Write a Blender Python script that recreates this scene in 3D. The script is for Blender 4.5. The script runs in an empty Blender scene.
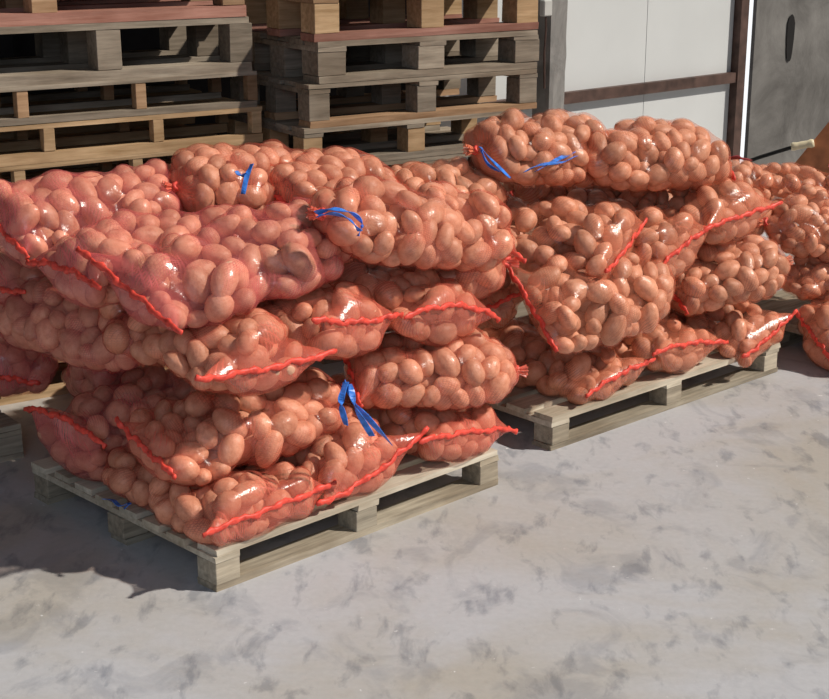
import bpy, bmesh, math, random
import numpy as np
from mathutils import Vector, Matrix, noise
random.seed(7); rng = np.random.default_rng(11)
C = bpy.context.scene.collection
PI = math.pi
# ------------------------------------------------------------------ camera
FPX, PITCH, CAMH = 1495.0, math.radians(16.7), 2.15
cam = bpy.data.cameras.new('camera'); camo = bpy.data.objects.new('camera', cam); C.objects.link(camo)
camo.location = (0, 0, CAMH); camo.rotation_euler = (PI/2 - PITCH, 0, 0)
cam.sensor_width = 36; cam.lens = FPX*36/829; cam.clip_end = 100
bpy.context.scene.camera = camo
vs = bpy.context.scene.view_settings
vs.view_transform = 'Standard'; vs.look = 'None'; vs.gamma = 1; vs.use_curve_mapping = False; vs.exposure = 0

def ray(x, y):
    a = (x-414.5)/FPX; b = -(y-349.5)/FPX
    return np.array([a, math.cos(PITCH)+b*math.sin(PITCH), -math.sin(PITCH)+b*math.cos(PITCH)])
O = np.array([0, 0, CAMH])
def atY(x, y, Y):
    r = ray(x, y); return O + r*(Y/r[1])
class Face:                       # a vertical face of a pallet load: point, outward normal
    def __init__(s, p, n): s.p = np.array([p[0], p[1], 0.]); s.n = np.array([n[0], n[1], 0.])/math.hypot(*n)
    def at(s, x, y, off=0):
        r = ray(x, y); t = ((s.p + s.n*off - O) @ s.n)/(r @ s.n); return O + r*t
P1F, P1E1, P1E2 = np.array([-.642, 4.419, 0]), np.array([.716, .698, 0]), np.array([-.698, .716, 0])
P2F, P2E1, P2E2 = np.array([.557, 5.721, 0]), np.array([.738, .675, 0]), np.array([-.675, .738, 0])
f1 = Face(P1F, -P1E2[:2]); l1 = Face(P1F, -P1E1[:2]); f2 = Face(P2F, -P2E2[:2]); l2 = Face(P2F, -P2E1[:2])

# ------------------------------------------------------------------ materials
def nodes(name):
    m = bpy.data.materials.new(name); m.use_nodes = True
    nt = m.node_tree; nt.nodes.clear()
    out = nt.nodes.new('ShaderNodeOutputMaterial')
    def N(t, **k):
        n = nt.nodes.new('ShaderNode'+t)
        for a, v in k.items():
            if a.startswith('i_'): n.inputs[a[2:].replace('_', ' ')].default_value = v
            else: setattr(n, a, v)
        return n
    def Lk(a, b): nt.links.new(a, b)
    return m, out, N, Lk
def ramp(N, stops):
    r = N('ValToRGB'); e = r.color_ramp.elements
    while len(e) < len(stops): e.new(.5)
    for k, (p, c) in enumerate(stops): e[k].position = p; e[k].color = (*c, 1) if len(c) == 3 else c
    return r
def mat_plain(name, col, rough=.6, var=.25, scale=8, metal=0, spec=.3):
    m, out, N, Lk = nodes(name)
    b = N('BsdfPrincipled', i_Roughness=rough, i_Metallic=metal); b.inputs['Specular IOR Level'].default_value = spec
    tc = N('TexCoord'); n = N('TexNoise', i_Scale=scale, i_Detail=6)
    Lk(tc.outputs['Object'], n.inputs['Vector'])
    r = ramp(N, [(.3, tuple(c*(1-var) for c in col)), (.7, tuple(min(1, c*(1+var)) for c in col))])
    Lk(n.outputs['Fac'], r.inputs['Fac']); Lk(r.outputs['Color'], b.inputs['Base Color'])
    bp = N('Bump', i_Strength=.3, i_Distance=.004); Lk(n.outputs['Fac'], bp.inputs['Height']); Lk(bp.outputs['Normal'], b.inputs['Normal'])
    Lk(b.outputs[0], out.inputs[0]); return m
def mat_wood(name, c1, c2):
    m, out, N, Lk = nodes(name)
    b = N('BsdfPrincipled', i_Roughness=.8); b.inputs['Specular IOR Level'].default_value = .2
    g = N('NewGeometry'); tc = N('TexCoord'); oi = N('ObjectInfo')
    mp = N('Mapping'); mp.inputs['Scale'].default_value = (1.2, 14, 14)
    add = N('VectorMath', operation='ADD'); Lk(tc.outputs['Object'], add.inputs[0]); Lk(oi.outputs['Random'], add.inputs[1])
    Lk(add.outputs[0], mp.inputs['Vector'])
    n = N('TexNoise', i_Scale=3.0, i_Detail=8, i_Roughness=.65); Lk(mp.outputs[0], n.inputs['Vector'])
    n2 = N('TexNoise', i_Scale=2.2, i_Detail=4); Lk(add.outputs[0], n2.inputs['Vector'])
    r = ramp(N, [(.32, c1), (.68, c2)]); Lk(n.outputs['Fac'], r.inputs['Fac'])
    mx = N('Mix', data_type='RGBA', blend_type='MULTIPLY'); mx.inputs['Factor'].default_value = .75
    r2 = ramp(N, [(.35, (.55, .5, .45)), (.62, (1, 1, 1))]); Lk(n2.outputs['Fac'], r2.inputs['Fac'])
    Lk(r.outputs['Color'], mx.inputs[6]); Lk(r2.outputs['Color'], mx.inputs[7]); 
    hs = N('HueSaturation'); mr = N('MapRange'); mr.inputs['To Min'].default_value = .8; mr.inputs['To Max'].default_value = 1.2
    Lk(oi.outputs['Random'], mr.inputs['Value']); Lk(mr.outputs[0], hs.inputs['Value']); Lk(mx.outputs[2], hs.inputs['Color'])
    Lk(hs.outputs[0], b.inputs['Base Color'])
    bp = N('Bump', i_Strength=.4, i_Distance=.003); Lk(n.outputs['Fac'], bp.inputs['Height']); Lk(bp.outputs['Normal'], b.inputs['Normal'])
    Lk(b.outputs[0], out.inputs[0]); return m

W_GREY = mat_wood('weathered_grey_wood', (.25, .22, .17), (.50, .44, .34))
W_PALE = mat_wood('pale_pallet_wood', (.44, .39, .30), (.72, .66, .54))
W_TAN = mat_wood('tan_pallet_wood', (.34, .22, .11), (.60, .42, .25))
W_DULL = mat_wood('dull_grey_pallet_wood', (.20, .165, .125), (.40, .34, .265))
W_RED = mat_wood('reddish_pallet_wood', (.34, .15, .11), (.52, .28, .22))
W_BRN = mat_wood('brown_pallet_wood', (.32, .19, .10), (.55, .36, .22))

def mat_potato():
    m, out, N, Lk = nodes('potato_skin')
    b = N('BsdfPrincipled', i_Roughness=.42); b.inputs['Specular IOR Level'].default_value = .4
    tc = N('TexCoord'); oi = N('ObjectInfo')
    add = N('VectorMath', operation='ADD'); mul = N('VectorMath', operation='SCALE'); mul.inputs['Scale'].default_value = 40
    Lk(oi.outputs['Random'], mul.inputs[0]); Lk(tc.outputs['Object'], add.inputs[0]); Lk(mul.outputs[0], add.inputs[1])
    n = N('TexNoise', i_Scale=1.6, i_Detail=6, i_Roughness=.6); Lk(add.outputs[0], n.inputs['Vector'])
    r = ramp(N, [(.3, (.52, .25, .15)), (.5, (.68, .37, .24)), (.75, (.80, .50, .35))]); Lk(n.outputs['Fac'], r.inputs['Fac'])
    v = N('TexVoronoi', i_Scale=5.5); Lk(add.outputs[0], v.inputs['Vector'])
    r2 = ramp(N, [(.03, (.45, .35, .28)), (.12, (1, 1, 1))]); Lk(v.outputs['Distance'], r2.inputs['Fac'])
    mx = N('Mix', data_type='RGBA', blend_type='MULTIPLY'); mx.inputs['Factor'].default_value = .6
    Lk(r.outputs[0], mx.inputs[6]); Lk(r2.outputs[0], mx.inputs[7])
    hs = N('HueSaturation'); mr = N('MapRange'); mr.inputs['To Min'].default_value = .78; mr.inputs['To Max'].default_value = 1.15
    Lk(oi.outputs['Random'], mr.inputs['Value']); Lk(mr.outputs[0], hs.inputs['Value']); Lk(mx.outputs[2], hs.inputs['Color'])
    Lk(hs.outputs[0], b.inputs['Base Color'])
    n3 = N('TexNoise', i_Scale=7, i_Detail=5); Lk(add.outputs[0], n3.inputs['Vector'])
    bp = N('Bump', i_Strength=.25, i_Distance=.01); Lk(n3.outputs['Fac'], bp.inputs['Height']); Lk(bp.outputs['Normal'], b.inputs['Normal'])
    Lk(b.outputs[0], out.inputs[0]); return m
POT = mat_potato()

def mat_net(name, col, dens):
    """knitted plastic netting: fine see-through strands, tighter where it is stretched"""
    m, out, N, Lk = nodes(name)
    uv = N('TexCoord'); sp = N('SeparateXYZ'); Lk(uv.outputs['UV'], sp.inputs[0])
    def wave(a, b, sc):
        x = N('Math', operation='MULTIPLY'); x.inputs[1].default_value = a*sc; Lk(sp.outputs[0], x.inputs[0])
        y = N('Math', operation='MULTIPLY_ADD'); y.inputs[1].default_value = b*sc; Lk(sp.outputs[1], y.inputs[0]); Lk(x.outputs[0], y.inputs[2])
        s = N('Math', operation='SINE'); Lk(y.outputs[0], s.inputs[0]); return s
    s1 = wave(.15, 1, 2*PI/.0085); s2 = wave(1, .35, 2*PI/.013)
    mxs = N('Math', operation='MAXIMUM'); Lk(s1.outputs[0], mxs.inputs[0]); Lk(s2.outputs[0], mxs.inputs[1])
    ln = N('MapRange'); ln.inputs['From Min'].default_value = .2; ln.inputs['From Max'].default_value = .9; Lk(mxs.outputs[0], ln.inputs['Value'])
    nz = N('TexNoise', i_Scale=7, i_Detail=2); tc = N('TexCoord'); Lk(tc.outputs['Object'], nz.inputs['Vector'])
    pr = N('MapRange'); pr.inputs['From Min'].default_value = .50; pr.inputs['From Max'].default_value = .66
    pr.inputs['To Min'].default_value = .0; pr.inputs['To Max'].default_value = .36; Lk(nz.outputs['Fac'], pr.inputs['Value'])
    ml = N('Math', operation='MULTIPLY'); Lk(ln.outputs[0], ml.inputs[0]); Lk(pr.outputs[0], ml.inputs[1])
    lw = N('LayerWeight', i_Blend=.28)
    at = N('Attribute', attribute_name='fold')
    f = N('Math', operation='MULTIPLY_ADD'); f.inputs[1].default_value = .22; f.inputs[2].default_value = dens
    Lk(lw.outputs['Facing'], f.inputs[0])
    f2 = N('Math', operation='ADD'); Lk(f.outputs[0], f2.inputs[0]); Lk(ml.outputs[0], f2.inputs[1])
    f3 = N('Math', operation='MULTIPLY_ADD'); f3.inputs[1].default_value = .45; Lk(at.outputs['Fac'], f3.inputs[0]); Lk(f2.outputs[0], f3.inputs[2])
    f3.use_clamp = True
    b = N('BsdfPrincipled', i_Roughness=.23); b.inputs['Base Color'].default_value = (*col, 1); b.inputs['Specular IOR Level'].default_value = .9
    wr = N('TexNoise', i_Scale=60, i_Detail=3); Lk(tc.outputs['Object'], wr.inputs['Vector'])
    bp = N('Bump', i_Strength=.5, i_Distance=.004); Lk(wr.outputs['Fac'], bp.inputs['Height']); Lk(bp.outputs['Normal'], b.inputs['Normal'])
    t = N('BsdfTransparent'); t.inputs['Color'].default_value = (1, .93, .90, 1)
    mix = N('MixShader'); Lk(f3.outputs[0], mix.inputs[0]); Lk(t.outputs[0], mix.inputs[1]); Lk(b.outputs[0], mix.inputs[2])
    Lk(mix.outputs[0], out.inputs[0]); return m
NET = {'pink': mat_net('pink_red_netting', (.80, .17, .17), .17), 'red': mat_net('red_netting', (.78, .17, .11), .10),
       'orange': mat_net('orange_red_netting', (.80, .25, .14), .06)}
SEAM = mat_plain('red_seam_tape', (.74, .075, .05), .45, .3, 60)
KNOTM = mat_plain('red_gathered_net', (.75, .09, .07), .45, .35, 80)
BLUE = mat_plain('blue_plastic_ribbon', (.04, .19, .66), .35, .5, 40)
CREAM = mat_plain('cream_plastic', (.75, .66, .45), .4, .05)

# ------------------------------------------------------------------ object helpers
def link(name, me, m=None, parent=None):
    o = bpy.data.objects.new(name, me); C.objects.link(o)
    if m is not None and me is not None and not me.materials: me.materials.append(m)
    if parent is not None: o.parent = parent
    return o
def obj(name, bm, m, parent=None, smooth=False):
    me = bpy.data.meshes.new(name); bm.normal_update(); bm.to_mesh(me); bm.free()
    if smooth: me.shade_smooth()
    return link(name, me, m, parent)
def struct(name, bm, m, smooth=False):
    o = obj(name, bm, m, None, smooth); o['kind'] = 'structure'; return o
def tag(o, label, cat, group=None):
    o['label'] = label; o['category'] = cat
    if group: o['group'] = group
    return o
def empty(name, loc, rz=0):
    o = bpy.data.objects.new(name, None); C.objects.link(o); o.location = loc; o.rotation_euler = (0, 0, rz); o.empty_display_size = .1; return o
def box(bm, x0, x1, y0, y1, z0, z1, jit=0, bev=0):
    r = lambda: random.uniform(-jit, jit)
    co = [(x, y, z) for z in (z0, z1) for y in (y0, y1) for x in (x0, x1)]
    v = [bm.verts.new((a+r(), b+r(), c+r())) for a, b, c in co]
    fs = [bm.faces.new([v[k] for k in q]) for q in ((0, 2, 3, 1), (4, 5, 7, 6), (0, 1, 5, 4), (2, 6, 7, 3), (0, 4, 6, 2), (1, 3, 7, 5))]
    if bev:
        es = {e for f in fs for e in f.edges}
        bmesh.ops.bevel(bm, geom=list(es), offset=bev, segments=1, affect='EDGES')
def frame(origin, d):
    """matrix with local x along d on the ground"""
    return Matrix.Translation(origin) @ Matrix.Rotation(math.atan2(d[1], d[0]), 4, 'Z')
def sweep(bm, pts, prof, closed=False):
    """sweep profile (function k -> list of (side, up) offsets) along pts"""
    rings = []; n = len(pts)
    for k, p in enumerate(pts):
        p = Vector(p); t = (Vector(pts[min(k+1, n-1)]) - Vector(pts[max(k-1, 0)])).normalized()
        s = t.cross(Vector((.13, .2, 1))).normalized(); u = s.cross(t)
        rings.append([bm.verts.new(p + s*a + u*b) for a, b in prof(k)])
    m = len(rings[0])
    for a, b in zip(rings, rings[1:]):
        for j in range(m): bm.faces.new((a[j], a[(j+1) % m], b[(j+1) % m], b[j]))
    bm.faces.new(rings[0][::-1]); bm.faces.new(rings[-1])
def smooth_path(pts, n=8):
    pts = [np.array(p, float) for p in pts]; out = []
    P = [2*pts[0]-pts[1]] + pts + [2*pts[-1]-pts[-2]]
    for i in range(1, len(P)-2):
        for k in range(n):
            t = k/n; a, b, c, d = P[i-1], P[i], P[i+1], P[i+2]
            out.append(.5*((2*b)+(-a+c)*t+(2*a-5*b+4*c-d)*t*t+(-a+3*b-3*c+d)*t**3))
    out.append(pts[-1]); return out
def circ(r, m=8, ry=None):
    return [(r*math.cos(2*PI*j/m), (ry or r)*math.sin(2*PI*j/m)) for j in range(m)]

# ------------------------------------------------------------------ potatoes: a dozen knobbly shapes shared by all
POTM = []; POTR = []
for k in range(12):
    rr = (random.uniform(1.12, 1.48), random.uniform(.90, 1.02), random.uniform(.80, .92)); POTR.append(rr)
    bm = bmesh.new(); bmesh.ops.create_icosphere(bm, subdivisions=3, radius=1)
    off = Vector((k*7.3, k*3.1, 5))
    bend = random.uniform(-.12, .12); taper = random.uniform(-.14, .14)
    for v in bm.verts:
        p = v.co.copy(); s = 1 + .085*noise.noise(p*1.1+off) + .04*noise.noise(p*2.6+off)
        v.co = Vector((p.x*rr[0]*s, p.y*rr[1]*s*(1+taper*p.x), p.z*rr[2]*s*(1+taper*p.x) + bend*(p.x*p.x-.4)))
    POTR[-1] = tuple(max(abs(v.co[c]) for v in bm.verts)*1.03 for c in range(3))
    me = bpy.data.meshes.new('potato'); bm.to_mesh(me); bm.free(); me.shade_smooth(); me.materials.append(POT); POTM.append(me)
POTR = np.array(POTR)

# ------------------------------------------------------------------ sacks
SACKS = []
def nrm(v): return v/np.linalg.norm(v)
def sack(key, label, A, B, tail, H=.125, W=None, net='red', sag=.03, bow=0., vis='seam', group=None, knot=False, ribbons=(), rs=1.0, lift=0.):
    """A, B: the two corners of the sewn end; tail: vector from the sewn end to the gathered end"""
    A = np.array(A, float); B = np.array(B, float); M = (A+B)/2
    U = nrm(tail); V = B-A; w = np.linalg.norm(V)/2; V = nrm(V - U*(V@U)); N_ = nrm(np.cross(U, V))
    if N_[2] < 0: N_ = -N_; V = -V
    L = np.linalg.norm(tail)/2
    SACKS.append(dict(key=key, label=label, M=M, U=U, V=V, N=N_, L=L, Ws=w, W=(W or w*1.08), H=H, net=net, sag=sag, bow=bow, knot=knot, ribbons=ribbons, group=group, rs=rs, lift=lift,
                      C=M+U*L-N_*lift))
    if VERB: print('%-5s z %.2f..%.2f seam w %.2f  L %.2f  C %s' % (key, M[2]-H, M[2]+H, 2*w, 2*L, np.round(M+U*L, 2)))
def sack2(key, label, knotp, seamp, W=.22, roll=0., **k):
    """side-on sack: gathered end and sewn end given by their middles; roll tips its top towards the camera side"""
    knotp = np.array(knotp, float); seamp = np.array(seamp, float); t = knotp-seamp
    h = nrm(np.cross(nrm(t), [0, 0, 1])); up = np.cross(h, nrm(t))
    if h[1] > 0: h = -h; up = np.cross(h, nrm(t)); up = up if up[2] > 0 else -up
    v = h*math.cos(roll) - up*math.sin(roll)
    sack(key, label, seamp - v*W*.93, seamp + v*W*.93, t, W=W, knot=True, **k)
VERB = False
G1 = 'potato sacks stacked on the nearer pallet'; G2 = 'potato sacks stacked on the farther pallet'
E1, E2, Z = P1E1, P1E2, np.array([0, 0, 1.])
#@SACKS
# ---- nearer pallet, front face
sack('S1', 'bottom sack at the near corner of the nearer pallet, red seam rising to the right', f1.at(205, 533, .03), f1.at(333, 484, .03), E2*.80, H=.145, W=.27, bow=.0, lift=.015)
sack('S2', 'narrow bottom sack in the middle of the nearer pallet front, under blue ribbons', f1.at(325, 508, .05), f1.at(420, 430, .0), E2*.78, H=.14, W=.22, bow=-.02)
sack('S3', 'bottom sack at the right end of the nearer pallet, red seam nearly level', f1.at(418, 439, .03), f1.at(518, 430, .03), E2*.72-E1*.05, H=.14, W=.24, bow=.01)
sack('S4', 'long sack lying across the near corner in the second layer, sagging seam on its left', l1.at(115, 420, .05), l1.at(172, 474, .05)+E1*.02, E1*.80, H=.14, W=.24, knot=True, bow=-.01,
     ribbons=[('blue_ribbon', [(345, 380, .14), (352, 398, .17), (368, 418, .18), (391, 444, .18)]), ('blue_ribbon', [(346, 382, .15), (341, 402, .18), (346, 425, .19)]), ('blue_ribbon', [(350, 384, .16), (356, 408, .19), (372, 436, .19)])])
sack2('S5', 'side-on sack right of the draped blue ribbons, red knot at its right tip', f1.at(513, 371, .0), f1.at(350, 368, -.26), W=.19, roll=.55, H=.125)
sack('S6', 'third-layer sack below the big top corner sack, seam rising gently right', f1.at(198, 379, .03), f1.at(333, 352, .03), E2*.80, H=.15, W=.26, bow=-.01, lift=-.02)
sack('S7', 'third-layer sack in the middle of the nearer stack, seam dipping on its face', f1.at(312, 318, -.03), f1.at(402, 314, .0), E2*.78-Z*.06, H=.16, W=.21, bow=-.02, lift=.02)
sack('S8', 'third-layer sack at the right end of the nearer stack, arched bright seam', f1.at(404, 314, .0), f1.at(500, 318, .02), E2*.72+Z*.06, H=.15, W=.23, bow=.04)
sack('S9', 'largest top sack on the near corner, long red seam running down to the right', l1.at(80, 250, .09), l1.at(181, 331, .07), E1*.90+Z*.06, H=.15, W=.25, net='pink', sag=.03)
sack2('S10', 'top sack with pale glare and a blue ribbon at its left end', f1.at(322, 214, -.12), f1.at(486, 226, -.22), W=.23, roll=.5, H=.16,
     ribbons=[('blue_ribbon', [(316, 213, -.02), (332, 209, .04), (352, 213, .07), (362, 224, .09), (358, 236, .09)]), ('blue_ribbon', [(318, 216, -.02), (335, 214, .05), (350, 220, .08), (360, 231, .09)])])
sack2('S22', 'rear right sack of the nearer stack bulging behind the arched bright seam', f1.at(505, 262, -.16), f1.at(400, 262, -.45), W=.18, roll=.5, H=.15)
# ---- nearer pallet, left side
sack2('S14', 'shaded second-layer sack on the left side behind the sagging seam of the near corner sack', l1.at(112, 368, -.30), l1.at(112, 374, -.95), W=.20, roll=.3, H=.14, net='pink')
sack('S11', 'bottom sack at the far left corner of the nearer pallet, arched seam facing left', l1.at(28, 410, .02), l1.at(102, 447, .03), E1*.72+Z*.05, lift=.055, H=.18, W=.28, net='pink', bow=.04)
sack2('S15', 'shaded side-on sack on the left side below the two drooping seams', l1.at(150, 345, -.16), l1.at(18, 306, -.16), W=.17, roll=.5, H=.14, net='pink')
sack('S16', 'top sack just left of the largest one, its thin seam hanging on the left', l1.at(28, 262, .10), l1.at(102, 286, .08), E1*.80+Z*.02, H=.14, W=.20, net='pink', bow=.02)
sack('S17', 'top sack at the far left with its seam cut by the picture edge', l1.at(-30, 200, .10), l1.at(28, 254, .08), E1*.85+Z*.05, H=.15, W=.22, net='pink')
sack('S21', 'shaded sack at the left picture edge under the far left top sack', l1.at(-45, 283, -.03), l1.at(24, 292, -.03), E1*.70, H=.11, W=.20, net='pink')
# ---- nearer pallet, top row behind
sack2('S18', 'rear top sack with an upright blue ribbon, in front of the left pallet pile', atY(176, 187, 5.5), atY(322, 182, 5.95), W=.23, roll=.4, H=.145,
     ribbons=[('blue_ribbon', [(252, 164, 5.42), (247, 176, 5.38), (243, 194, 5.35)]), ('blue_ribbon', [(236, 171, 5.40), (241, 176, 5.39), (247, 173, 5.39)])])
sack2('S19', 'rear top sack between the upright blue ribbon and the glaring top sack', atY(385, 183, 6.0), atY(278, 198, 5.55), W=.19, roll=.3, H=.12)
sack2('S20', 'rear top sack at the right of the nearer stack, mostly behind the glaring one', atY(496, 196, 6.25), atY(372, 195, 5.95), W=.20, roll=.3, H=.13, net='orange')
# ---- sack on the pallet at the left picture edge
sack('S13', 'sack on the dark pallet at the left picture edge, red seam along its foot', atY(-28, 372, 5.60), atY(36, 382, 5.72), np.array([-.25, .62, 0]), H=.17, W=.22, net='pink', lift=-.05)
# ---- farther pallet
F1, F2 = P2E1, P2E2
sack('R10', 'bottom sack at the near corner of the farther pallet, curved seam', f2.at(588, 396, .03), f2.at(652, 361, .02), F2*.85, H=.15, W=.26, net='orange', bow=.02)
sack('R11', 'bottom sack in the middle of the farther pallet, level seam', f2.at(652, 352, .03), f2.at(728, 343, .05), F2*.8, H=.15, W=.25, net='orange', bow=.02)
sack('R12', 'bottom sack at the right end of the farther pallet, seam curving up', f2.at(746, 356, .08), f2.at(791, 310, .05), F2*.8, H=.17, W=.26, net='orange', bow=-.02)
sack('R7', 'long second-layer sack of the farther stack, dark red seam hanging at its left', l2.at(498, 260, .12), l2.at(562, 347, .05), F1*.80, H=.15, W=.26, net='orange')
sack2('R8', 'side-on second-layer sack tapering to a pale knot at its right', f2.at(781, 262, .0), f2.at(668, 285, -.22), W=.19, roll=.5, H=.14, net='orange')
sack('R3', 'big third-layer sack of the farther stack, seam slanting up on its right', f2.at(590, 266, .03), f2.at(660, 223, .0), F2*.80-F1*.32+Z*.06, H=.18, W=.28, net='orange', bow=-.02)
sack('R4', 'narrow third-layer sack right of the big one, steep seam', f2.at(658, 274, .03), f2.at(708, 226, .0), F2*.8+Z*.05, H=.17, W=.22, net='orange', bow=.02)
sack('R5', 'third-layer sack under the tallest top sack, long rising seam reaching the right-edge pile', f2.at(704, 228, .0), f2.at(780, 203, .0), F2*.8+Z*.03, H=.16, W=.26, net='orange')
sack2('R1', 'top sack of the farther stack nearest the pallets, blue ribbon hanging at its left', atY(476, 150, 6.15), atY(596, 150, 6.6), W=.22, roll=.4, H=.155, net='orange',
     ribbons=[('blue_ribbon', [(480, 147, 6.05), (490, 158, 5.98), (510, 178, 5.93)]), ('blue_ribbon', [(481, 150, 6.04), (488, 164, 5.98), (500, 172, 5.95)])])
sack2('R2', 'tallest top sack of the farther stack, red knot and blue ribbon at its left', atY(576, 153, 6.38), atY(706, 150, 6.85), W=.23, roll=.5, H=.165, net='orange',
     ribbons=[('blue_ribbon', [(576, 156, 6.26), (562, 162, 6.12), (540, 165, 6.02), (524, 172, 5.98)]), ('blue_ribbon', [(574, 152, 6.26), (556, 160, 6.12), (536, 171, 6.0)])])
sack2('R16', 'rear sack of the farther stack under the two knotted top sacks', atY(512, 195, 6.75), atY(640, 195, 7.15), W=.24, roll=.2, H=.14, net='orange')
sack2('R17', 'rear sack of the farther stack behind the long rising seam', atY(640, 215, 7.05), atY(760, 205, 7.4), W=.24, roll=.2, H=.15, net='orange')
# ---- sacks of the third pallet at the right edge
sack('R13', 'low sack at the right picture edge, thin seam falling to the right', atY(793, 313, 6.95), atY(834, 358, 6.75), np.array([.65, .35, 0]), H=.17, W=.26, net='orange')
sack2('R6', 'upper sack of the pile at the right edge, small pale potatoes', atY(716, 178, 7.35), atY(850, 196, 7.75), W=.25, roll=.6, H=.17, net='orange', rs=.84)
sack2('R14', 'middle sack of the pile at the right edge below the upper one', atY(766, 222, 7.1), atY(900, 212, 7.5), W=.27, roll=.6, H=.18, net='orange', rs=.84)
sack2('R15', 'sack at the right edge resting on the low sack with the falling seam', atY(776, 268, 7.1), atY(900, 262, 7.4), W=.25, roll=.5, H=.17, net='orange', rs=.84)
sack2('R18', 'rear second-layer sack of the farther stack seen in the dark gap over the bottom sacks', atY(640, 262, 7.05), atY(770, 255, 7.5), W=.22, roll=.2, H=.15, net='orange')
sack2('R9', 'shaded sack on the left flank of the farther stack, behind the dark red hanging seam', atY(430, 265, 6.9), atY(505, 300, 6.15), W=.20, roll=.3, H=.16, net='orange')
#@END

def shape(u, q=None):
    """cross-section scale of the pillow at u in -1..1 (sewn end at -1): width, height"""
    u = np.clip(u, -1, 1)
    a = np.clip(-u, 0, 1); b = np.clip(u, 0, 1)
    h = np.where(u < 0, np.sqrt(np.clip(1-a**8, 0, 1)), (np.clip(1-b**3.0, 0, 1))**.55)
    w = np.where(u < 0, 1-.14*a**5, (np.clip(1-b**3.0, 0, 1))**.55)
    return w, h
# potatoes as points: settle every load together so that sacks press on each other
PS, PR, PK, PID = [], [], [], []
for i, s in enumerate(SACKS):
    vol = 8*s['L']*s['W']*s['H']*.60
    rbar = .0435*s['rs']
    n = int(min(97, vol*.71/(4/3*PI*rbar**3)))
    for k in range(n):
        u = rng.uniform(-.9, .88); w, h = shape(np.array(u)); 
        th = rng.uniform(0, 2*PI); rr = math.sqrt(rng.uniform(0, 1))*.85
        PS.append([u*s['L'], rr*math.cos(th)*s['W']*w, rr*math.sin(th)*s['H']*h]); PR.append(rbar*rng.uniform(.74, 1.22)); PID.append(i)
PS = np.array(PS); PR = np.array(PR); PID = np.array(PID); NP = len(PS)
print('potatoes', NP)
sC = np.array([s['C'] for s in SACKS])[PID]; sU = np.array([s['U'] for s in SACKS])[PID]; sV = np.array([s['V'] for s in SACKS])[PID]; sN = np.array([s['N'] for s in SACKS])[PID]
sL = np.array([s['L'] for s in SACKS])[PID]; sW = np.array([s['W'] for s in SACKS])[PID]; sH = np.array([s['H'] for s in SACKS])[PID]; sg = np.array([s['sag'] for s in SACKS])[PID]
def l2w(q, C_, U, V, N_, L, sag):
    n = q[:, 2] + sag*(1-(q[:, 0]/L)**2)
    return C_ + U*q[:, :1] + V*q[:, 1:2] + N_*n[:, None]
X = l2w(PS, sC, sU, sV, sN, sL, sg)
def pallet_top(x):            # the deck height under a point
    z = np.zeros(len(x))
    for F, a, b, la, lb in ((P1F, P1E1, P1E2, 1.40, 1.2), (P2F, P2E1, P2E2, 1.65, 1.2)):
        d = x - F; ua = d @ a; ub = d @ b
        z[(ua > -.02) & (ua < la) & (ub > -.02) & (ub < lb)] = .146
    return z
ITER = 130
for it in range(ITER):
    if it % 6 == 0:
        order = np.argsort(X[:, 0]); xs = X[order, 0]; I, J = [], []
        hi = np.searchsorted(xs, xs+.13)
        for a in range(NP):
            b = order[a+1:hi[a]]
            if len(b):
                d = X[b]-X[order[a]]; m = (d*d).sum(1) < .13**2
                b = b[m]; I.append(np.full(len(b), order[a])); J.append(b)
        I = np.concatenate(I); J = np.concatenate(J); same = PID[I] == PID[J]
        target = (PR[I]+PR[J])*np.where(same, .93, 1.10)
    d = X[J]-X[I]; dist = np.sqrt((d*d).sum(1))+1e-9
    pen = np.clip(target-dist, 0, None)
    mv = d/dist[:, None]*(pen*.28)[:, None]
    for c in range(3):
        X[:, c] += np.bincount(J, mv[:, c], NP) - np.bincount(I, mv[:, c], NP)
    X[:, 2] -= .0006
    # netting holds each potato in its own sack
    d = X - sC
    u = (d*sU).sum(1); v = (d*sV).sum(1); n = (d*sN).sum(1) - sg*(1-(u/sL)**2)
    uc = np.clip(u, -(sL-PR*1.15), sL-PR*1.25); w, h = shape(uc/sL)
    Wi = np.maximum(sW*w-PR, .004); Hi = np.maximum(sH*h-PR*.9, .004)
    k = ((np.abs(v)/Wi)**2.4+(np.abs(n)/Hi)**2.4)**(1/2.4); k = np.maximum(k, 1)
    st = .45 if it < ITER-12 else .8
    dv = v/k-v; dn = n/k-n; du = uc-u
    X += st*(sU*du[:, None]+sV*dv[:, None]+sN*dn[:, None])
    zt = pallet_top(X)+PR*.92; X[:, 2] = np.maximum(X[:, 2], zt)

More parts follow.
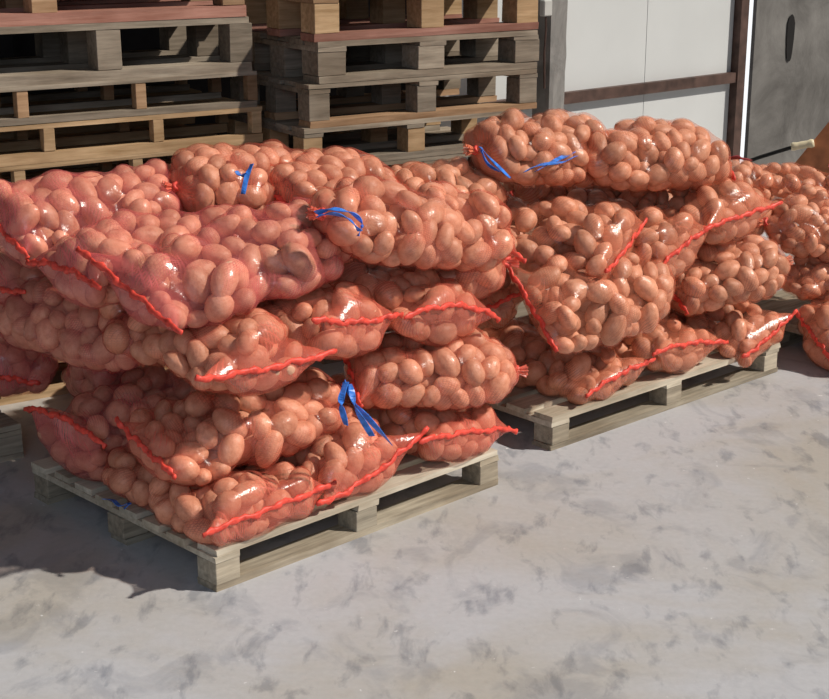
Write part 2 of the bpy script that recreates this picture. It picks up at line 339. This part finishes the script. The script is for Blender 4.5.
def build_sack(i):
    s = SACKS[i]; idx = np.where(PID == i)[0]
    L, W, H = s['L'], s['W'], s['H']; Cn, U, V, Nn = s['C'], s['U'], s['V'], s['N']
    root = empty('potato_sack', Vector(s['loc'])); tag(root, s['label'], 'sack')
    inv = Vector(-s['loc'])
    # orient potatoes: long axis mostly along the netting
    pr = []
    for j in idx:
        r = PR[j]; kk = random.randrange(12)
        d = X[j]-Cn; q = np.array([d@U, d@V, d@Nn]); o = V*q[1]/W**2 + Nn*q[2]/H**2 + U*(np.sign(q[0])*abs(q[0]/L)**5*1.6/W)
        o = nrm(o + 1e-4) ; t = nrm(np.cross(o, rng.normal(size=3))); b = np.cross(o, t)
        R = np.stack([t, b, o], 1)
        pr.append((X[j], R, r, kk))
        po = bpy.data.objects.new('potato', POTM[kk]); C.objects.link(po); po.parent = root
        M = Matrix([list(R[0])+[0], list(R[1])+[0], list(R[2])+[0], [0, 0, 0, 1]])
        po.matrix_local = Matrix.Translation(Vector(X[j]-s['loc'])) @ M @ Matrix.Scale(r, 4)
    # the netting, wrapped round the potatoes
    nu, nv = 70, 60
    us = -np.cos(np.linspace(0, PI, nu))*.6 + np.linspace(-1, 1, nu)*.4
    us[0], us[-1] = -1, 1
    th = np.linspace(0, 2*PI, nv, endpoint=False)
    P = np.array([p[0] for p in pr]); q = np.stack([(P-Cn)@U, (P-Cn)@V, (P-Cn)@Nn], 1)
    # spine follows the settled potatoes
    spv = []; spn = []
    for u in us:
        wgt = np.exp(-((q[:, 0]-u*L)/(.22*L))**2)+1e-9
        f = 1-abs(u)**4
        spv.append(f*(wgt*q[:, 1]).sum()/wgt.sum()); spn.append(f*(wgt*q[:, 2]).sum()/wgt.sum() + 0*s['sag'])
    spv = np.array(spv); spn = np.array(spn)
    w, h = shape(us)
    w = np.where(us > .0, np.maximum(w, .022/W), w); h = np.where(us > 0, np.maximum(h, .02/H), np.maximum(h, .004/H))
    w = np.where(us < 0, w*1+(us < -.8)*((-us-.8)/.2)**2*(s['Ws']/W-.90), w)
    cu, cw = np.cos(th), np.sin(th)
    e = 2/2.4
    bx = np.sign(cu)*np.abs(cu)**e; by = np.sign(cw)*np.abs(cw)**e
    base_v = w[:, None]*W*bx[None]; base_n = h[:, None]*H*by[None]
    org = Cn + U*(us*L)[:, None] + V*spv[:, None] + Nn*spn[:, None]
    base_r = np.sqrt(base_v**2+base_n**2)
    bowv = (s['lift']+s['bow']*(1-(base_v/W)**2))*(np.clip(-us, 0, 1)**10)[:, None]
    base_p = org[:, None] + V*base_v[..., None] + Nn*(base_n+bowv)[..., None]
    # rays fan out from the last full cross-sections so that they also wrap the ends
    uc = np.clip(us, -.70, .72); org = Cn + U*(uc*L)[:, None] + V*np.interp(uc, us, spv)[:, None] + Nn*np.interp(uc, us, spn)[:, None]
    D = base_p - org[:, None]; base_r = np.sqrt((D**2).sum(2)); D = D/base_r[..., None]
    O3 = np.repeat(org[:, None], nv, 1).reshape(-1, 3); D3 = D.reshape(-1, 3)
    hit = np.zeros(len(O3))
    for p, R, r, kk in pr:
        A = (R/(POTR[kk]*r*1.05)).T
        o = (O3-p)@A.T; d = D3@A.T
        a = (d*d).sum(1); b = (o*d).sum(1); c = (o*o).sum(1)-1
        disc = b*b-a*c; m = disc > 0
        t = np.where(m, (-b+np.sqrt(np.where(m, disc, 0)))/a, 0); hit = np.maximum(hit, t)
    hit = hit.reshape(nu, nv)+.0015
    hit = np.where(hit > base_r*1.8+.04, 0, hit)
    r_ = np.maximum(hit, base_r*.56)
    r_[0] = base_r[0]; r_[-1] = base_r[-1]; hit[0] = 0; hit[-1] = 0
    for _ in range(14):       # tension: bridge the hollows, never cut a potato
        av = (np.roll(r_, 1, 1)+np.roll(r_, -1, 1))/2
        au = av.copy(); au[1:-1] = (r_[2:]+r_[:-2])/2
        new = np.maximum(hit, .5*av+.5*au); new[0] = base_r[0]; new[-1] = base_r[-1]; r_ = np.minimum(new, np.maximum(r_*1.004, hit)) if _ > 8 else new
    pts = org[:, None] + D*r_[..., None] - s['loc']
    vv = [tuple(p) for p in pts.reshape(-1, 3)]
    # gathered tuft beyond the tie
    tip = Cn+U*L - s['loc']; tuft = []
    rings = [(.010, .006), (.03, .013), (.055, .02)] if s['knot'] else [(.01, .012)]
    for a, rad in rings:
        for j in range(nv):
            rr = rad*(1+.35*math.sin(9*th[j])) ; vv.append(tuple(tip + U*a + V*rr*cu[j] + Nn*rr*cw[j]))
    nr = nu+len(rings)
    faces = [(a*nv+j, a*nv+(j+1) % nv, (a+1)*nv+(j+1) % nv, (a+1)*nv+j) for a in range(nr-1) for j in range(nv)]
    me = bpy.data.meshes.new('net_bag'); me.from_pydata(vv, [], faces)
    uvl = me.uv_layers.new(name='UV'); arr = []
    arc = np.linspace(0, 2*(W+H)*1.6, nv+1)
    for a in range(nr-1):
        ua = (us[a] if a < nu else 1+.02*(a-nu))*L; ub = (us[a+1] if a+1 < nu else 1+.02*(a+1-nu))*L
        for j in range(nv): arr += [ua, arc[j], ua, arc[j+1], ub, arc[j+1], ub, arc[j]]
    uvl.data.foreach_set('uv', arr)
    fold = np.zeros((nr, nv)); fold[:nu] += (np.clip((-us-.86)/.14, 0, 1)**1.5)[:, None]*.6+(np.clip((us-.8)/.2, 0, 1)**1.5)[:, None]*.7; fold[nu:] = 1.2
    at = me.attributes.new('fold', 'FLOAT', 'POINT'); at.data.foreach_set('value', fold.reshape(-1).astype('f'))
    me.shade_smooth(); link('net_bag', me, NET[s['net']], root)
    # sewn hem
    bm = bmesh.new(); n = 34; ph = random.uniform(0, 6); hp = []
    for k in range(n):
        t = -1+2*k/(n-1); v = t*(s['Ws']+.012)
        b = s['lift']+s['bow']*(1-(v/W)**2)
        wob = .004*math.sin(9*t+ph)+.003*math.sin(23*t+ph*2)
        hp.append(Cn - U*(L+.003+.004*math.sin(17*t+ph)) + V*v + Nn*(b+wob) - s['loc'])
    rad = [.0062*(1+.30*math.sin(k*2.4+ph)+.2*math.sin(k*5.1)) for k in range(n)]
    sweep(bm, hp, lambda k: circ(rad[k]*1.0, 8, rad[k]*1.65)); obj('sewn_hem', bm, SEAM, root, True)
    if s['knot']:
        bm = bmesh.new()
        kn = [tip + U*.006 + V*.016*math.cos(a)*(1+.2*math.sin(3*a)) + Nn*.016*math.sin(a) + U*.012*math.sin(2*a) for a in np.linspace(0, 2*PI*1.9, 36)]
        sweep(bm, kn, lambda k: circ(.0065, 8)); obj('knot', bm, CREAM if s['key'] == 'R8' else KNOTM, root, True)
    for nm, pl in s['ribbons']:
        near = s['key'] in ('S4', 'S10')
        w3 = [(f1.at(a, b, c) if near else atY(a, b, c)) - s['loc'] for a, b, c in pl]
        wp = smooth_path(w3); bm = bmesh.new(); ph = random.uniform(0, 6)
        def prof(k, ph=ph, near=near):
            a = .5*math.sin(k*.35+ph); c, d = math.cos(a), math.sin(a); wd = .011 if near else .009; 
            return [(x*c-y*d, x*d+y*c) for x, y in ((-wd, -.0012), (wd, -.0012), (wd, .0012), (-wd, .0012))]
        sweep(bm, wp, prof); obj(nm, bm, BLUE, root, False)
for i, s in enumerate(SACKS):
    c = X[PID == i]; s['loc'] = np.array([c[:, 0].mean(), c[:, 1].mean(), c[:, 2].min()-.035])
    build_sack(i)

# ------------------------------------------------------------------ pallets
def pallet(label, origin, d, L, D, z0, hb=.022, hk=.078, hs=.022, ht=.022, nt=8, bw=.10, kw=.10, mats=(W_PALE, W_GREY, W_GREY, W_PALE), ext=0., skid='x', stringer=False, group=None, nx=3):
    """d: direction of the front face; deck boards run along it; D depth behind the face"""
    root = empty('pallet', (origin[0], origin[1], z0), math.atan2(d[1], d[0])); tag(root, label, 'pallet', group)
    mt, mk, mbm, mstr = mats
    xs = [kw/2, L/2, L-kw/2] if nx == 3 else [kw/2+(L-kw)*k/(nx-1) for k in range(nx)]
    ys = [kw/2, D/2, D-kw/2]
    z = 0
    for y in ys:
        bm = bmesh.new(); box(bm, -ext, L+ext*random.uniform(0, 1), y-kw/2, y+kw/2, 0, hb, .003); obj('bottom_board', bm, mbm, root)
    z = hb
    for x in xs:
        for y in ys:
            j = random.uniform(-.01, .01)
            bm = bmesh.new(); box(bm, x-kw/2+j, x+kw/2+j, y-kw/2+.002, y+kw/2, z+.0005, z+hk-.0005, .0015, .002); obj('spacer_block', bm, mk, root)
    z += hk
    if hs:
        for x in xs:
            bm = bmesh.new(); box(bm, x-kw/2, x+kw/2, 0, D, z, z+hs-.0005, .002); obj('cross_board', bm, mstr, root)
        z += hs
    for k in range(nt):
        y = bw/2+(D-bw)*k/(nt-1); a = random.uniform(-.012, .012)
        bm = bmesh.new(); box(bm, -ext+a, L+ext+random.uniform(-.012, .012), y-bw/2, y+bw/2, z, z+ht, .0025); obj('deck_board', bm, mt, root)
    return root
pallet('pale wooden pallet under the nearer stack of potato sacks', P1F, P1E1, 1.345, 1.13, 0, nt=8, bw=.105)
pallet('pale wooden pallet under the farther stack of potato sacks', P2F, P2E1, 1.59, 1.15, 0, nt=8, bw=.105, kw=.105)
# blue scrap caught on the nearer pallet
bm = bmesh.new(); a = l1.at(104, 502, .012); sp = [l1.at(104, 499, .012), l1.at(113, 500, .02), l1.at(120, 506, .03), l1.at(129, 503, .012), l1.at(124, 509, .03)]
sweep(bm, smooth_path(sp), lambda k: [(-.009, -.001), (.009, -.001), (.009, .001), (-.009, .001)])
tag(obj('plastic_scrap', bm, BLUE), 'crumpled scrap of blue plastic caught on the left edge of the nearer pallet', 'scrap')
# pallets at the left and right picture edges
pallet('shaded pallet at the left picture edge carrying one sack', (-2.24, 5.14, 0), (.79, .61), .84, .58, 0, mats=(W_GREY,)*4)
pallet('shaded pallet at the right picture edge beyond the farther stack', (2.0, 6.98, 0), (.738, .675), 1.2, .62, 0, mats=(W_GREY,)*4)

SD = (.84, .543)
def stack(right, d, specs, ztop, labels, grp):
    """specs from the top down: (left, right trim, heights..., mats)"""
    z = ztop
    for (L, dx, hb, hk, hs, ht, kw, nt, m, lab, nx) in specs:
        h = hb+hk+hs+ht; z -= h
        o = (right[0]-d[0]*(L-dx), right[1]-d[1]*(L-dx))
        pallet(lab, o, d, L, .8, z, hb, hk, hs, ht, nt=nt, kw=kw, mats=m, bw=.12, nx=nx)
    return z
# left pile; right corner near px 250
LR = atY(252, 60, 7.0)[:2]
TAN = (W_TAN, W_TAN, W_TAN, W_TAN); DUL = (W_DULL,)*4; RED = (W_RED, W_BRN, W_RED, W_RED)
zt = atY(250, 16, 7.0)[2]
specs = [
 (1.9, -.02, .05, .15, .0, .02, .11, 6, RED, 'reddish pallet at the very top of the left pile', 3),
 (2.0, .0, .045, .175, .0, .03, .115, 6, DUL, 'tall weathered pallet with big blocks, second from the top of the left pile', 4),
 (1.68, .02, .03, .117, .0, .018, .05, 6, (W_DULL, W_BRN, W_DULL, W_DULL), 'thin grey pallet with narrow spacers, third from the top of the left pile', 4),
 (1.56, .045, .045, .103, .0, .02, .05, 6, TAN, 'yellowish pallet in the middle of the left pile', 4),
 (1.66, -.03, .035, .112, .0, .022, .05, 6, (W_TAN, W_TAN, W_PALE, W_TAN), 'lowest pallet showing in the left pile, just above the sacks', 4)]
top = zt+.22
e = stack(LR, SD, specs, top, None, None)
rest = 5; hh = e/rest
for k in range(rest):
    L = 1.9; o = (LR[0]-SD[0]*L, LR[1]-SD[1]*L); e -= hh
    pallet('pallet low in the left pile behind the sacks', o, SD, L, .8, e, .03, hh-.075, .022, .022, nt=6, mats=TAN, nx=4, group='pallets low in the left pile')
MR = atY(538, 60, 7.6)[:2]
zt = atY(538, 24, 7.6)[2]+.0
M4 = (W_TAN, W_BRN, W_DULL, W_BRN)
specs = [
 (1.28, .0, .035, .135, .022, .022, .13, 6, (W_BRN, W_TAN, W_RED, W_BRN), 'brown pallet at the top of the middle pile, with tan blocks', 3),
 (1.26, .0, .035, .11, .022, .025, .15, 6, DUL, 'grey pallet with doubled blocks, second from the top of the middle pile', 3),
 (1.31, .0, .03, .125, .022, .022, .11, 6, (W_DULL, W_DULL, W_BRN, W_DULL), 'third pallet from the top of the middle pile, deck boards jutting left', 3),
 (1.22, -.12, .03, .115, .02, .022, .10, 6, (W_DULL, W_TAN, W_DULL, W_DULL), 'fourth pallet from the top of the middle pile, set back at the right', 3),
 (1.26, .0, .03, .115, .02, .022, .10, 6, DUL, 'pallet of the middle pile showing only just above the sacks', 3)]
e = stack(MR, SD, specs, zt+.187, None, None)
rest = 3; hh = e/rest
for k in range(rest):
    L = 1.26; o = (MR[0]-SD[0]*L, MR[1]-SD[1]*L); e -= hh
    pallet('pallet low in the middle pile behind the sacks', o, SD, L, .8, e, .03, hh-.075, .022, .022, nt=6, mats=DUL, group='pallets low in the middle pile')

# ------------------------------------------------------------------ room
def mat_floor():
    m, out, N, Lk = nodes('dusty_concrete')
    b = N('BsdfPrincipled', i_Roughness=.62); b.inputs['Specular IOR Level'].default_value = .35
    tc = N('TexCoord')
    def nz(sc, det, rot=0, st=(1, 1, 1), off=0, dist=0):
        mp = N('Mapping'); mp.inputs['Rotation'].default_value = (0, 0, rot); mp.inputs['Scale'].default_value = st; mp.inputs['Location'].default_value = (off, off*.7, 0)
        Lk(tc.outputs['Object'], mp.inputs['Vector']); n = N('TexNoise', i_Scale=sc, i_Detail=det, i_Roughness=.6, i_Distortion=dist); Lk(mp.outputs[0], n.inputs['Vector']); return n
    big = nz(.9, 4, off=3.3, dist=.6); r0 = ramp(N, [(.36, (.435, .41, .37)), (.58, (.49, .495, .515))]); Lk(big.outputs['Fac'], r0.inputs['Fac'])
    cur = r0.outputs[0]
    def mult(n, stops, fac):
        nonlocal cur
        r = ramp(N, stops); Lk(n.outputs['Fac'], r.inputs['Fac'])
        mx = N('Mix', data_type='RGBA', blend_type='MULTIPLY'); mx.inputs['Factor'].default_value = fac
        Lk(cur, mx.inputs[6]); Lk(r.outputs[0], mx.inputs[7]); cur = mx.outputs[2]
    mult(nz(3.4, 6, .5, (1.1, .9, 1), 1.7, .8), [(.36, (.60, .62, .67)), (.47, (1, 1, 1))], .48)
    mult(nz(6.5, 5, -.6, (1.6, .7, 1), 9.1, .3), [(.34, (.60, .62, .66)), (.45, (1, 1, 1))], .8)
    mult(nz(40, 6), [(.3, (.86, .86, .86)), (.7, (1, 1, 1))], .6)
    sp = nz(22, 3, off=5); r = ramp(N, [(.70, (0, 0, 0)), (.76, (1, 1, 1))]); Lk(sp.outputs['Fac'], r.inputs['Fac'])
    mx = N('Mix', data_type='RGBA'); Lk(r.outputs[0], mx.inputs[0]); Lk(cur, mx.inputs[6]); mx.inputs[7].default_value = (.72, .72, .72, 1)
    Lk(mx.outputs[2], b.inputs['Base Color'])
    bp = N('Bump', i_Strength=.12, i_Distance=.01); Lk(nz(30, 6).outputs['Fac'], bp.inputs['Height']); Lk(bp.outputs['Normal'], b.inputs['Normal'])
    Lk(b.outputs[0], out.inputs[0]); return m
bm = bmesh.new(); box(bm, -12, 12, -3, 20, -.1, 0); struct('floor', bm, mat_floor())

WD = np.array([.745, .667]); 
PX = atY(738, 75, 10.6)[:2]            # foot of the brown post on the wall line
ang = math.atan2(WD[1], WD[0])
def wall_box(name, m, x0, x1, y0, y1, z0, z1, kind=True, jit=0):
    """x along the wall from the post, y behind it"""
    bm = bmesh.new(); box(bm, x0, x1, y0, y1, z0, z1, jit)
    o = obj(name, bm, m); o.location = (PX[0], PX[1], 0); o.rotation_euler = (0, 0, ang)
    if kind: o['kind'] = 'structure'
    return o
WHITE = mat_plain('painted_white_panel', (.60, .62, .62), .5, .04, 2)
STEEL = mat_plain('brown_painted_steel', (.085, .05, .04), .6, .4, 12)
DARK = mat_plain('unlit_dark_wall', (.05, .045, .045), .9, .3, 3)  # near-black colour stands in for the unlit depth behind the opening
def mat_conc(name, a, b_, sc=2.2):
    m, out, N, Lk = nodes(name); b = N('BsdfPrincipled', i_Roughness=.85); tc = N('TexCoord')
    n = N('TexNoise', i_Scale=sc, i_Detail=9, i_Roughness=.65, i_Distortion=.5); Lk(tc.outputs['Object'], n.inputs['Vector'])
    r = ramp(N, [(.33, a), (.68, b_)]); Lk(n.outputs['Fac'], r.inputs['Fac']); Lk(r.outputs[0], b.inputs['Base Color'])
    bp = N('Bump', i_Strength=.5, i_Distance=.02); Lk(n.outputs['Fac'], bp.inputs['Height']); Lk(bp.outputs['Normal'], b.inputs['Normal'])
    Lk(b.outputs[0], out.inputs[0]); return m
CONC = mat_conc('stained_concrete', (.08, .075, .07), (.20, .193, .182))
CONC2 = mat_conc('rough_column_concrete', (.13, .125, .12), (.30, .29, .275), 3.5)
# white panel wall between the opening and the post, panels with a fine joint
wall_box('wall_back', WHITE, -2.9, -1.02, 0, .06, 0, 4.2); wall_box('wall_back', WHITE, -1.014, -.09, 0, .06, 0, 4.2)
zb = atY(735, 76, 10.6)[2]
wall_box('trim_1', STEEL, -2.9, -.09, -.05, -.001, zb-.035, zb+.035)
wall_box('trim_2', STEEL, -.085, .0, -.06, .06, 0, 4.2)
bm = bmesh.new(); box(bm, .198, 4.5, .02, .05, 0, 4.2)
wr = obj('wall_right', bm, CONC); wr.location = (PX[0], PX[1], 0); wr.rotation_euler = (0, 0, ang); wr['kind'] = 'structure'
# glowing panel added as the daylight in the slit between post and concrete
m, out, N, Lk = nodes('daylight_outside'); em = N('Emission'); em.inputs[0].default_value = (.95, .97, 1, 1); em.inputs[1].default_value = 1.1; Lk(em.outputs[0], out.inputs[0])
wall_box('daylight_panel_1', m, -.1, 1.3, .45, .47, 0, 4.2)
# slot in the concrete
# enclosure added behind the opening on the left, coloured dark for its unlit depth
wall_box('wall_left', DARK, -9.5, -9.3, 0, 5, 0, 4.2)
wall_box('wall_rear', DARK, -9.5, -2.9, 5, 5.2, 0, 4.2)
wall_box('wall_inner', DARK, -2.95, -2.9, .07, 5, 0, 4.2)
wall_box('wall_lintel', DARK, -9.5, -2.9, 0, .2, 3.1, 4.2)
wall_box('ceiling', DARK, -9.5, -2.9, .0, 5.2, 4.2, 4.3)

# ------------------------------------------------------------------ column, slot, tools
def wl(px, py, off=0.):    # point on the wall plane
    n = np.array([WD[1], -WD[0]]); r = ray(px, py); p = np.array([PX[0], PX[1]]) + n*off
    t = (p@n)/(r[:2]@n); return O+r*t
c = atY(549, 80, 8.75); bm = bmesh.new(); nz = 30
prv = None
for k in range(nz+1):
    z = 3.0*k/nz; ring = []
    for j in range(16):
        a = 2*PI*j/16; sx = max(-1, min(1, 1.35*math.cos(a))); sy = max(-1, min(1, 1.35*math.sin(a)))
        p = Vector((sx*.068, sy*.068, z)); q = 1+.10*noise.noise(Vector((sx*2, sy*2, z*3.5)))+.08*noise.noise(Vector((sx*5, sy*5, z*11)))
        ring.append(bm.verts.new((p.x*q, p.y*q, z)))
    if prv:
        for j in range(16): bm.faces.new((prv[j], prv[(j+1) % 16], ring[(j+1) % 16], ring[j]))
    else: bm.faces.new(ring[::-1])
    prv = ring
bm.faces.new(prv)
o = struct('trim_3', bm, CONC2, False); o.location = (c[0], c[1], 0); o.rotation_euler = (0, 0, ang)
# small white box fixed on the column
bx = atY(546, 8, 8.62); bm = bmesh.new(); box(bm, -.035, .035, -.02, .02, -.045, .045, 0, .006); 
o = empty('junction_box', (bx[0], bx[1], bx[2]), ang); tag(o, 'small pale junction box on the rough grey column, cut by the top edge', 'box')
obj('box_body', bm, mat_plain('pale_plastic', (.5, .5, .48), .5, .05), o)
bm = bmesh.new(); sweep(bm, [(0, 0, -.045), (.004, .0, -.12), (-.003, .002, -.25), (.006, .004, -.45)], lambda k: circ(.006, 6)); obj('cable', bm, STEEL, o)
# dark slot (a thin black plate, the hole's shade put into its colour) in the concrete wall
s0 = wl(790, 38, -.015); bm = bmesh.new(); n = 14; ring0 = []; ring1 = []
for j in range(n):
    a = 2*PI*j/n; x = .045*math.cos(a)*(1+.15*math.sin(3*a)); z = .17*math.copysign(abs(math.sin(a))**.6, math.sin(a))
    ring0.append(bm.verts.new((x, -.004, z))); ring1.append(bm.verts.new((x*.9, .003, z*.95)))
for j in range(n): bm.faces.new((ring0[j], ring0[(j+1) % n], ring1[(j+1) % n], ring1[j]))
bm.faces.new(ring0); bm.faces.new(ring1[::-1])
o = struct('trim_4', bm, mat_plain('hole_shade_black', (.012, .011, .011), .95, .2)); o.location = s0; o.rotation_euler = (0, 0, ang)
# leaning rust-brown board and a black bar with a cream grip at the right edge
RUST = mat_plain('rust_brown_board', (.42, .16, .07), .6, .35, 10)
o = empty('handcart', atY(815, 150, 8.9)*np.array([1, 1, 0])); tag(o, 'brown tilted handcart tray with a black bar and cream grip at the right edge', 'cart')
def rel(px, py, Y): return Vector(atY(px, py, Y)) - o.location
bm = bmesh.new(); a, b = rel(784, 178, 8.8), rel(850, 98, 8.8); ex = (b-a); dep = Vector((.42, -.10, -.05)); t_ = Vector((.0, -.004, .014))
def slab(bm, p, u, v, w):
    q = [bm.verts.new(p+u*i+v*j+w*k) for k in (0, 1) for j in (0, 1) for i in (0, 1)]
    for f in ((0, 2, 3, 1), (4, 5, 7, 6), (0, 1, 5, 4), (2, 6, 7, 3), (0, 4, 6, 2), (1, 3, 7, 5)): bm.faces.new([q[i] for i in f])
slab(bm, a, ex, dep, t_); slab(bm, a, ex*.03, dep, Vector((0, 0, .07))); slab(bm, a+dep, ex, Vector((.012, 0, 0)), Vector((0, 0, .07)))
obj('tray', bm, RUST, o)
bm = bmesh.new(); sweep(bm, smooth_path([rel(735, 168, 9.0), rel(752, 160, 8.9), rel(770, 154, 8.85), rel(793, 147, 8.8)]), lambda k: circ(.012, 8)); obj('bar', bm, mat_plain('black_rubber', (.015, .015, .015), .5, .2), o, True)
bm = bmesh.new(); ga, gb = rel(791, 147, 8.8), rel(814, 143, 8.78)
rad = [.021, .026, .022, .022, .023, .022, .022, .027, .022]
sweep(bm, [ga.lerp(gb, k/8) for k in range(9)], lambda k: circ(rad[k], 12)); obj('grip', bm, CREAM, o, True)
for dx in (0, .35):
    bm = bmesh.new(); p = rel(826, 150, 8.75); p = p + Vector((dx, .05, 0)); sweep(bm, [(p.x, p.y, 0), (p.x, p.y, p.z-.03)], lambda k: circ(.02, 8)); obj('leg', bm, STEEL, o)
# dark red empty bag end lying behind the tallest top sack
bm = bmesh.new(); sweep(bm, smooth_path([atY(692, 160, 7.0), atY(712, 156, 7.05), atY(732, 157, 7.1), atY(750, 160, 7.15)], 6),
      lambda k: [(x*(1+.15*math.sin(k*1.7)), y+.006*math.sin(k+x*60)) for x, y in ((-.05, -.004), (0, .006-.01), (.05, -.004), (.05, .0), (0, .008), (-.05, .0))] if k < 15 else [(x*.35, y) for x, y in ((-.05, -.004), (0, -.004), (.05, -.004), (.05, 0), (0, .006), (-.05, 0))])
tag(obj('empty_net_bag', bm, mat_plain('dark_red_net', (.22, .025, .03), .6, .4, 50)), 'dark red empty net bag flopped behind the tallest top sack', 'bag')

# ------------------------------------------------------------------ light
def sun(name, d, e, col, ang_):
    l = bpy.data.lights.new(name, 'SUN'); l.energy = e; l.color = col; l.angle = math.radians(ang_)
    o = bpy.data.objects.new(name, l); C.objects.link(o); o.rotation_euler = Vector(d).to_track_quat('Z', 'Y').to_euler(); o.location = (3, 0, 5)
sun('floodlight', (.97, -.14, .90), 4.2, (1, .93, .84), 1.5)
l = bpy.data.lights.new('door_daylight', 'AREA'); l.energy = 78; l.color = (.70, .82, 1); l.size = 3.2; l.size_y = 2.4; l.shape = 'RECTANGLE'
o = bpy.data.objects.new('door_daylight', l); C.objects.link(o); o.location = (-.6, -1.5, 3.0); o.rotation_euler = (math.radians(58), 0, 0)
w = bpy.data.worlds.new('world'); bpy.context.scene.world = w; w.use_nodes = True
w.node_tree.nodes['Background'].inputs[0].default_value = (.80, .86, 1, 1); w.node_tree.nodes['Background'].inputs[1].default_value = .12
